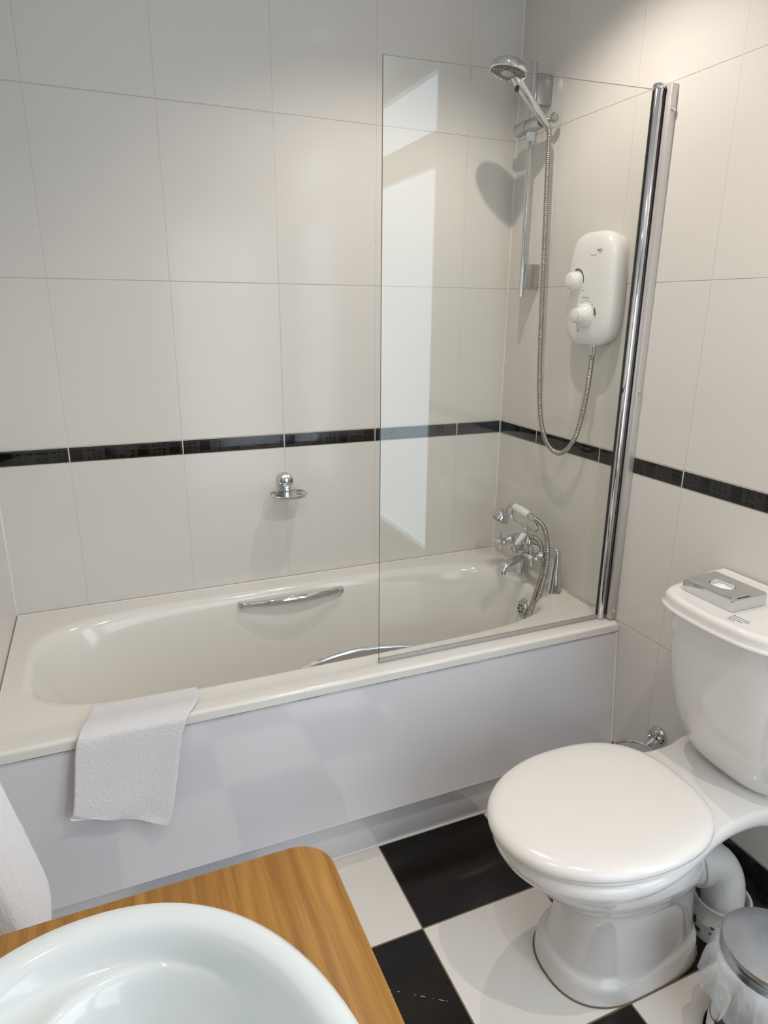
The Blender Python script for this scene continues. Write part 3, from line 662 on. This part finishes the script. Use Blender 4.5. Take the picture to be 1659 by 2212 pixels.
# seat and lid
def dring(z, g, xb=-.250, xf=-.724, b=.185):
    out = []; cx = -.470
    for k in range(96):
        t = 2*PI*k/96; c, s = math.cos(t), math.sin(t)
        a = (cx-(xf+g)) if c > 0 else ((xb-g)-cx); nn = 2.02 if c > 0 else 2.6
        r = (abs(c/a)**nn+abs(s/(b-g))**nn)**(-1/nn); out.append((cx-c*r, AY+.002+s*r, z))
    return out
bm = bmesh.new(); loft(bm, [dring(z, g) for z, g in ((.4060, .012), (.4065, .007), (.409, .004), (.412, .006))], cap0=True, cap1=True); finish(bm, 'seat', M_seat, tl)
bm = bmesh.new(); loft(bm, [dring(z, g) for z, g in ((.4140, .008), (.4148, .003), (.419, -.002), (.426, -.003), (.433, -.001), (.4385, .004), (.4425, .012), (.4448, .024), (.4462, .06), (.4465, .12))], cap0=True, cap1=True); finish(bm, 'lid', M_seat, tl, angle=60)
# cistern
CYc = -1.215
def cis_ring(z, xf, b, n=3.2, xb=-.006):
    out = []
    for k in range(96):
        t = 2*PI*k/96; c, s = math.cos(t), math.sin(t); cx = xb-.06
        if c > 0: r = (abs(c/(cx-xf))**n+abs(s/b)**n)**(-1/n)
        else: r = (abs(c/(xb-cx))**14+abs(s/b)**14)**(-1/14)
        x, y = cx-c*r, CYc+s*r
        out.append((min(x, xb), y, z))
    return out
bm = bmesh.new()
loft(bm, [cis_ring(z, xf, b, n) for z, xf, b, n in ((.400, -.100, .085, 2.6), (.410, -.118, .100, 2.6), (.425, -.135, .118, 2.6), (.445, -.150, .132, 2.7), (.475, -.166, .146, 2.8), (.52, -.182, .158, 2.9), (.59, -.200, .170, 3.0), (.67, -.214, .177, 3.1), (.75, -.224, .181, 3.2), (.806, -.230, .183, 3.2))], cap0=True, cap1=True)
cist = finish(bm, 'cistern', M_cer, tl, angle=70)
lh = [(-.2655, 0), (-.2635, .045), (-.2585, .085), (-.2500, .112), (-.2420, .128), (-.232, .1385), (-.215, .147), (-.190, .1535), (-.160, .160), (-.125, .169), (-.085, .178), (-.050, .184), (-.022, .1865), (-.006, .1875)]
def lid_out(ins):
    fr = catmull([(x, CYc-w, 0) for x, w in reversed(lh[1:])]+[(x, CYc+w, 0) for x, w in lh], 5)
    out = []; n = len(fr)
    for i in range(n):
        t = (fr[min(i+1, n-1)]-fr[max(i-1, 0)]).normalized(); nn = Vector((-t.y, t.x, 0))
        if nn.x > 0 and abs(nn.x) > .3: nn = -nn
        if abs(nn.x) <= .3: nn = Vector((nn.x, abs(nn.y)*(1 if fr[i].y > CYc else -1), 0))
        p = fr[i]-nn*ins
        if fr[i].x > -.03: p.x = min(fr[i].x, -.003-max(0, ins)*.4*((fr[i].x+.03)/.024))
        out.append(p)
    return out
bm = bmesh.new(); loft(bm, [[Vector((p.x, p.y, z)) for p in lid_out(i)] for z, i in ((.8065, .012), (.8068, -.002), (.809, -.005), (.8125, -.005), (.815, -.001), (.818, .001), (.828, .000), (.835, .002), (.8385, .006), (.8402, .014), (.8385, .022), (.8380, .030))], cap0=True, cap1=True)
cl = finish(bm, 'cistern_lid', M_cer, tl, angle=60)
for i, (s, w) in enumerate((('Please flush carefully', 0), ('hold down for the full', 1), ('flush and release', 2), ('thank you', 3))):
    text_mesh('printed_text', s, .0046, (-.2085-.0080*i, -1.2350-.0015*i, .8384), (0, -1, 0), (1, 0, 0), M_black, cl, extrude=.0001)
# outlet spigot of the pan
bm = bmesh.new(); lathe(bm, [(.048, 0), (.050, .004), (.050, .062), (.046, .062)], (-.222, AY-.010, .188), (1, -.25, 0), 32); finish(bm, 'outlet', M_cer, tl)

# ------------------------------------------------------------------ soil pipe
sp = thing('soil_pipe', (-.118, -1.262, 0), 'white bent plastic waste pipe behind the toilet pedestal', 'pipe')
bm = bmesh.new(); tube(bm, catmull([(-.185, -1.224, .188), (-.160, -1.230, .188), (-.132, -1.240, .180), (-.114, -1.252, .150), (-.110, -1.260, .105), (-.112, -1.264, .060)], 7), .048, 32); lathe(bm, [(.049, -.006), (.0565, -.004), (.0565, .020), (.049, .022)], (-.180, -1.2245, .188), (1, -.2, 0), 36)
finish(bm, 'elbow', M_pvc, sp)
bm = bmesh.new(); lathe(bm, [(.058, 0), (.062, .001), (.062, .045), (.065, .048), (.065, .054), (.062, .058), (.064, .095), (.066, .100), (.064, .103), (.060, .101), (.058, .06), (.050, .055)], (-.116, -1.264, 0), (0, 0, 1), 40, cap=False); finish(bm, 'floor_collar', M_pvcd, sp)

# ------------------------------------------------------------------ toilet roll holder
tr = thing('toilet_roll_holder', (0, -.916, .285), 'chrome ring toilet roll holder on the right wall between bathtub and toilet', 'toilet roll holder')
bm = bmesh.new(); lathe(bm, [(.024, 0), (.0255, .003), (.0255, .008), (.022, .012), (.022, .020), (.019, .026), (.0145, .027), (.0125, .023), (.001, .021)], (-.0005, -.916, .287), (-1, 0, 0), 36); finish(bm, 'wall_mount', M_chrome, tr)
bm = bmesh.new(); tube(bm, catmull([(-.014, -.914, .278), (-.024, -.912, .266), (-.034, -.908, .257)], 5), .0085, 14); finish(bm, 'stem', M_chrome, tr)
bm = bmesh.new(); tube(bm, [(-.092+.060*math.cos(t), -.922+.060*math.sin(t), .2525) for t in [2*PI*k/48 for k in range(49)]], .0042, 12, cap=False); finish(bm, 'ring', M_chrome, tr)

# ------------------------------------------------------------------ chrome tissue box on the cistern
tb = thing('tissue_box', (-.150, -1.162, .838), 'chrome tissue box with an oval slot lying on the toilet cistern', 'tissue box')
bm = bmesh.new(); rot = math.radians(0)
bx0, bx1, by0, by1, bz0, bz1 = -.2035, -.1035, -1.2275, -1.0935, .8385, .8685
def rrect(x0, x1, y0, y1, r, z, n=6):
    out = []
    for cx, cy, a0 in ((x1-r, y1-r, 0), (x0+r, y1-r, 90), (x0+r, y0+r, 180), (x1-r, y0+r, 270)):
        for k in range(n): a = math.radians(a0+90*k/(n-1)); out.append((cx+r*math.cos(a), cy+r*math.sin(a), z))
    return out
oc = ((bx0+bx1)/2-.004, (by0+by1)/2+.002)
out4 = rrect(bx0+.003, bx1-.003, by0+.003, by1-.003, .003, bz1)
def slot(z, a, b): return [(oc[0]+a*math.cos(t), oc[1]+b*math.sin(t), z) for t in [math.atan2((p[1]-oc[1]), (p[0]-oc[0])) for p in RR]]
# dense top ring so that the round slot stays smooth
def dense(x0, x1, y0, y1, r, z):
    p = [Vector(v) for v in rrect(x0, x1, y0, y1, r, z)]; p.append(p[0]); return [tuple(v) for v in resample(p, .006)[:-1]]
RR = dense(bx0+.003, bx1-.003, by0+.003, by1-.003, .003, bz1)
def scale_ring(g, z): 
    cx, cy = (bx0+bx1)/2, (by0+by1)/2; hx, hy = (bx1-bx0)/2-.003, (by1-by0)/2-.003
    return [(cx+(p[0]-cx)*(hx+g)/hx, cy+(p[1]-cy)*(hy+g)/hy, z) for p in RR]
loft(bm, [scale_ring(.0022, bz0), scale_ring(.003, bz0+.002), scale_ring(.003, bz1-.004), scale_ring(.002, bz1-.001), scale_ring(.0, bz1), slot(bz1, .0225, .0295), slot(bz1-.0015, .0212, .0282), slot(bz1-.010, .0208, .0278)], cap0=True)
finish(bm, 'cover', M_chrome, tb, angle=12)
bm = bmesh.new(); vr = []
for i in range(7):
    f = i/6; vr.append([(oc[0]+.0200*f*math.cos(2*PI*k/28), oc[1]+.027*f*math.sin(2*PI*k/28), bz1-.008+.0065*(1-f)+.002*math.sin(k*.9+i)*f) for k in range(28)])
loft(bm, vr, cap0=False, cap1=False); finish(bm, 'tissue', M_tissue, tb)

# ------------------------------------------------------------------ pedal bin
BX, BY = -.283, -1.500
pb = thing('pedal_bin', (BX, BY, 0), 'small round chrome pedal bin beside the toilet', 'bin')
bm = bmesh.new(); lathe(bm, [(.088, 0), (.090, .004), (.090, .012), (.087, .016), (.089, .235), (.0875, .24), (.084, .236), (.083, .05), (.001, .04)], (BX, BY, 0), (0, 0, 1), 56, cap=False); finish(bm, 'body', M_chrome, pb)
bm = bmesh.new(); lathe(bm, [(.0905, .0005), (.0925, .002), (.0925, .014), (.0905, .016)], (BX, BY, 0), (0, 0, 1), 56, cap=False); finish(bm, 'base_ring', M_rub, pb)
bm = bmesh.new(); lathe(bm, [(.090, .240), (.0915, .238), (.0915, .256), (.0925, .258), (.0925, .268), (.0905, .272), (.080, .2735), (.055, .277), (.02, .2795), (.001, .280)], (BX, BY, 0), (0, 0, 1), 64); finish(bm, 'lid', M_steel, pb, angle=30)
a = math.atan2(.35, -1)
mbox('pedal', (BX-.135, BX-.086, BY-.010, BY+.020, .006, .014), M_rub, pb, bev=.003)
bm = bmesh.new()
bl_rings = []
for i, (r, z) in enumerate(((.0885, .241), (.095, .242), (.103, .236), (.110, .222), (.114, .200), (.117, .178), (.119, .165))):
    ring = []
    for k in range(120):
        t = 2*PI*k/120; w = min(1, i/3)
        jig = (.006*math.sin(5*t+1)+.003*math.sin(13*t+i*.6)+.0018*math.sin(31*t+i*1.7))*w
        zz = z-(.030*max(0, math.cos(t-math.radians(235)))**1.5+.008*math.sin(4*t))*(i/6)
        ring.append((BX+(r+jig)*math.cos(t), BY+(r+jig)*math.sin(t), zz))
    bl_rings.append(ring)
loft(bm, bl_rings); o = finish(bm, 'bin_liner', M_bag, None, angle=80)
tag(o, 'translucent plastic bin liner folded over the rim of the chrome pedal bin', 'bin liner')

# ------------------------------------------------------------------ vanity unit and washbasin
VZ = .850
vt = thing('vanity_unit', (-1.42, -1.9, 0), 'wood effect vanity unit with rounded worktop against the left wall', 'vanity unit')
bm = bmesh.new(); vx0, vx1, vy0, vy1 = XL+.002, -1.179, -2.45, -1.502
# worktop with a round cut-out for the basin
bc = (-1.425, -1.795)
def wt(g, z):
    p = [Vector(v) for v in ([(vx0, vy1-g, z), (vx0, vy0, z), (vx1-g, vy0, z)]+[(vx1-.040+(.040-g)*math.cos(math.radians(a)), vy1-.040+(.040-g)*math.sin(math.radians(a)), z) for a in range(0, 91, 9)])]
    p.append(p[0]); return [tuple(v) for v in resample(p, .007)[:-1]]
W0 = wt(0, VZ)
def hole(z, s=1.0): return [(bc[0]+.199*s*math.cos(t), bc[1]+.259*s*math.sin(t), z) for t in [math.atan2((p[1]-bc[1])/1.3, (p[0]-bc[0])) for p in W0]]
def wring(g, z):
    a = [tuple(v) for v in wt(0, z)]; cx, cy = (vx0+vx1)/2, (vy0+vy1)/2
    return [(p[0]-(g if p[0] > vx0+.01 else 0)*(1 if p[0] > cx else 0), p[1]-(g if p[1] > cy else 0), z) for p in a]
loft(bm, [hole(VZ-.03), wring(.004, VZ-.030), wring(.001, VZ-.027), wring(.0, VZ-.022), wring(.0, VZ-.006), wring(.001, VZ-.002), wring(.004, VZ), hole(VZ)])
finish(bm, 'worktop', M_wood, vt, angle=50)
bm = bmesh.new(); box(bm, vx0, -1.215, vy0+.01, -1.53, .10, VZ-.20)
for b_ in ((vx0, -1.215, -1.546, -1.53), (vx0, -1.215, vy0+.01, vy0+.026)): box(bm, *b_, VZ-.20, VZ-.0305)
for b_ in ((-1.231, -1.215), (vx0, vx0+.016)): box(bm, *b_, vy0+.026, -1.546, VZ-.20, VZ-.0305)
finish(bm, 'cabinet_body', M_wood, vt, smooth=False)
mbox('plinth', (vx0, -1.26, vy0+.01, -1.54, .0, .10), M_wood, vt, bev=.001)
for y0, y1 in ((-2.43, -1.985), (-1.979, -1.535)):
    dd = mbox('door', (-1.2148, -1.198, y0, y1, .106, VZ-.036), M_wood, vt, bev=.003)
    yh = y1-.05 if y0 < -2 else y0+.05
    bm = bmesh.new(); lathe(bm, [(.006, 0), (.006, .012), (.013, .018), (.012, .024), (.001, .026)], (-1.198, yh, .70), (1, 0, 0), 20); finish(bm, 'knob', M_chrome, dd)
# basin: oval rim, deep bowl, raised tap ledge toward the wall side
ba = thing('washbasin', (bc[0], bc[1], VZ), 'pale oval washbasin set into the wood effect worktop', 'washbasin')
def bring(ax, ay, z, cx=0, cy=0, n=2.15): 
    return [(bc[0]+cx+ax*math.copysign(abs(math.cos(t))**(2/n), math.cos(t)), bc[1]+cy+ay*math.copysign(abs(math.sin(t))**(2/n), math.sin(t)), z) for t in [2*PI*k/128 for k in range(128)]]
bm = bmesh.new()
BZ = -.010
BR = [(.203, .264, .0105, .0105, 0), (.211, .272, .0105, .0105, 0), (.2145, .2755, .011, .011, 0), (.213, .274, .016, .016, 0), (.207, .268, .0215, .0215, 0), (.198, .259, .0235, .0235, 0), (.190, .251, .0225, .0225, .001), (.184, .244, .019, .019, .002),
      (.178, .238, .012, .010, .004), (.173, .234, .004, -.001, .0065), (.163, .230, -.002, -.008, .0135), (.151, .226, -.004, -.014, .022), (.141, .223, -.001, -.019, .029), (.135, .219, .003, -.024, .033), (.131, .216, .003, -.028, .035), (.126, .211, -.004, -.035, .037), (.121, .204, -.020, -.046, .039),
      (.112, .188, -.050, -.066, .042), (.099, .165, -.080, -.088, .044), (.080, .130, -.104, -.106, .045), (.055, .085, -.120, -.120, .045), (.022, .022, -.1385, -.1385, .045)]
def brz(a, b, zl, zr, cx):
    out = []
    for k in range(128):
        t = 2*PI*k/128; n = 2.12; c, s_ = math.cos(t), math.sin(t); w = .5-.5*c; w = w*w*(3-2*w); w = min(1, w*1.25)
        out.append((bc[0]+cx+a*math.copysign(abs(c)**(2/n), c), bc[1]+b*math.copysign(abs(s_)**(2/n), s_), VZ+BZ+zl*w+zr*(1-w)))
    return out
loft(bm, [brz(*r) for r in BR], cap1=True)
finish(bm, 'bowl', M_basin, ba, angle=80)
bm = bmesh.new(); lathe(bm, [(.021, 0), (.0225, .002), (.018, .004), (.012, .002), (.001, .002)], (bc[0]+.045, bc[1], VZ-.1485), (0, 0, 1), 30); finish(bm, 'waste', M_chrome, ba)

# ------------------------------------------------------------------ towels
def cloth(name, grid, th, label, cat, disp=.0022, sub=2):
    """grid[i][j] of points -> thick, gently rumpled cloth"""
    bm = bmesh.new(); nr, nc = len(grid), len(grid[0])
    vs = [[bm.verts.new(p) for p in r] for r in grid]
    for i in range(nr-1):
        for j in range(nc-1): bm.faces.new((vs[i][j], vs[i][j+1], vs[i+1][j+1], vs[i+1][j]))
    o = finish(bm, name, M_terry, None, angle=180, recalc=True)
    so = o.modifiers.new('thickness', 'SOLIDIFY'); so.thickness = th; so.offset = 0; so.use_rim = True
    ss = o.modifiers.new('soft', 'SUBSURF'); ss.levels = 1; ss.render_levels = sub
    tx = bpy.data.textures.new('pile', 'CLOUDS'); tx.noise_scale = .0035; tx.noise_depth = 2
    dm = o.modifiers.new('pile', 'DISPLACE'); dm.texture = tx; dm.strength = disp; dm.mid_level = .5; dm.texture_coords = 'GLOBAL'
    return tag(o, label, cat)
# folded hand towel over the bath rim
def rim_pt(u, v):
    """u across 0..1 (left..right), v down the drape 0..1"""
    prof = [(-.588, .445), (-.596, .50), (-.604, .540), (-.618, .5535), (-.650, .5535), (-.690, .5535), (-.712, .550), (-.7225, .538), (-.7245, .51), (-.728, .46), (-.734, .40), (-.741, .35), (-.746, .305), (-.748, .285)]
    t = v*(len(prof)-1); i = min(int(t), len(prof)-2); f = t-i
    y = prof[i][0]*(1-f)+prof[i+1][0]*f; z = prof[i][1]*(1-f)+prof[i+1][1]*f
    left_top, right_top = -1.449, -1.220
    vb = max(0, (v-.35)/.65)
    xl = left_top-.026*min(1, max(0, (v-.2)/.2))-.046*vb; xr = right_top-.012*min(1, max(0, (v-.2)/.3))-.092*vb
    x = xl+(xr-xl)*u
    if v > .45:
        w = (v-.45)/.55
        y -= (.006+.007*math.sin(u*5.2+.7+w*1.3)+.004*math.sin(u*11+w*4))*w
        z += w*w*(.080*(1-u)+.012)+.0*u
        # compress left side so its hem sits a little higher
    if v < .25: y -= .02*u*0; 
    y -= .030*u*(1-min(1, v/.28)) if v < .28 else 0
    return Vector((x, y, z))
NG = 28
grid = [[rim_pt(j/(NG-1), i/43) for j in range(NG)] for i in range(44)]
cloth('hand_towel', grid, .008, 'white hand towel folded over the front rim of the bathtub', 'towel')
# towel hanging off the ring on the left wall
ring_c = Vector((XL+.055, -1.26, 1.16))
tr2 = thing('towel_ring', (XL, -1.26, 1.24), 'chrome towel ring on the left wall holding the hanging white towel', 'towel ring')
bm = bmesh.new(); lathe(bm, [(.024, 0), (.025, .006), (.018, .010), (.012, .040), (.012, .055), (.001, .056)], (XL+.001, -1.26, 1.24), (1, 0, 0), 28); finish(bm, 'wall_mount', M_chrome, tr2)
bm = bmesh.new(); tube(bm, [(XL+.050, -1.26+.075*math.sin(t), 1.165+.075*math.cos(t)) for t in [2*PI*k/40 for k in range(41)]], .004, 10, cap=False); finish(bm, 'ring', M_chrome, tr2)
bm = bmesh.new(); rings = []
prof = [(1.115, .016, .052), (1.10, .024, .060), (1.06, .030, .068), (.98, .036, .080), (.90, .043, .090), (.82, .052, .100), (.76, .057, .105), (.70, .063, .110), (.65, .067, .112), (.61, .070, .114), (.585, .068, .112), (.570, .058, .106), (.562, .040, .09)]
for z, hx, hy in prof:
    ring = []
    for k in range(80):
        t = 2*PI*k/80; c, s = math.cos(t), math.sin(t)
        fold = 1+.10*math.sin(3*t+z*4)+.05*math.sin(7*t+z*9)
        x = XL+.010+hx*1.11+hx*c*(.92+.08*fold); y = -1.235+hy*s*fold
        ring.append((max(x, XL+.004), y, z+.030*max(0, -c)*0+(.02*s if z < .62 else 0)))
    rings.append(ring)
loft(bm, rings, cap0=True, cap1=True)
o = finish(bm, 'bath_towel', M_terry, None, angle=180)
ss = o.modifiers.new('soft', 'SUBSURF'); ss.levels = 1; ss.render_levels = 2
tx = bpy.data.textures.new('pile2', 'CLOUDS'); tx.noise_scale = .004; dm = o.modifiers.new('pile', 'DISPLACE'); dm.texture = tx; dm.strength = .0025; dm.texture_coords = 'GLOBAL'
tag(o, 'white bath towel hanging in folds at the left edge beside the vanity worktop', 'towel')
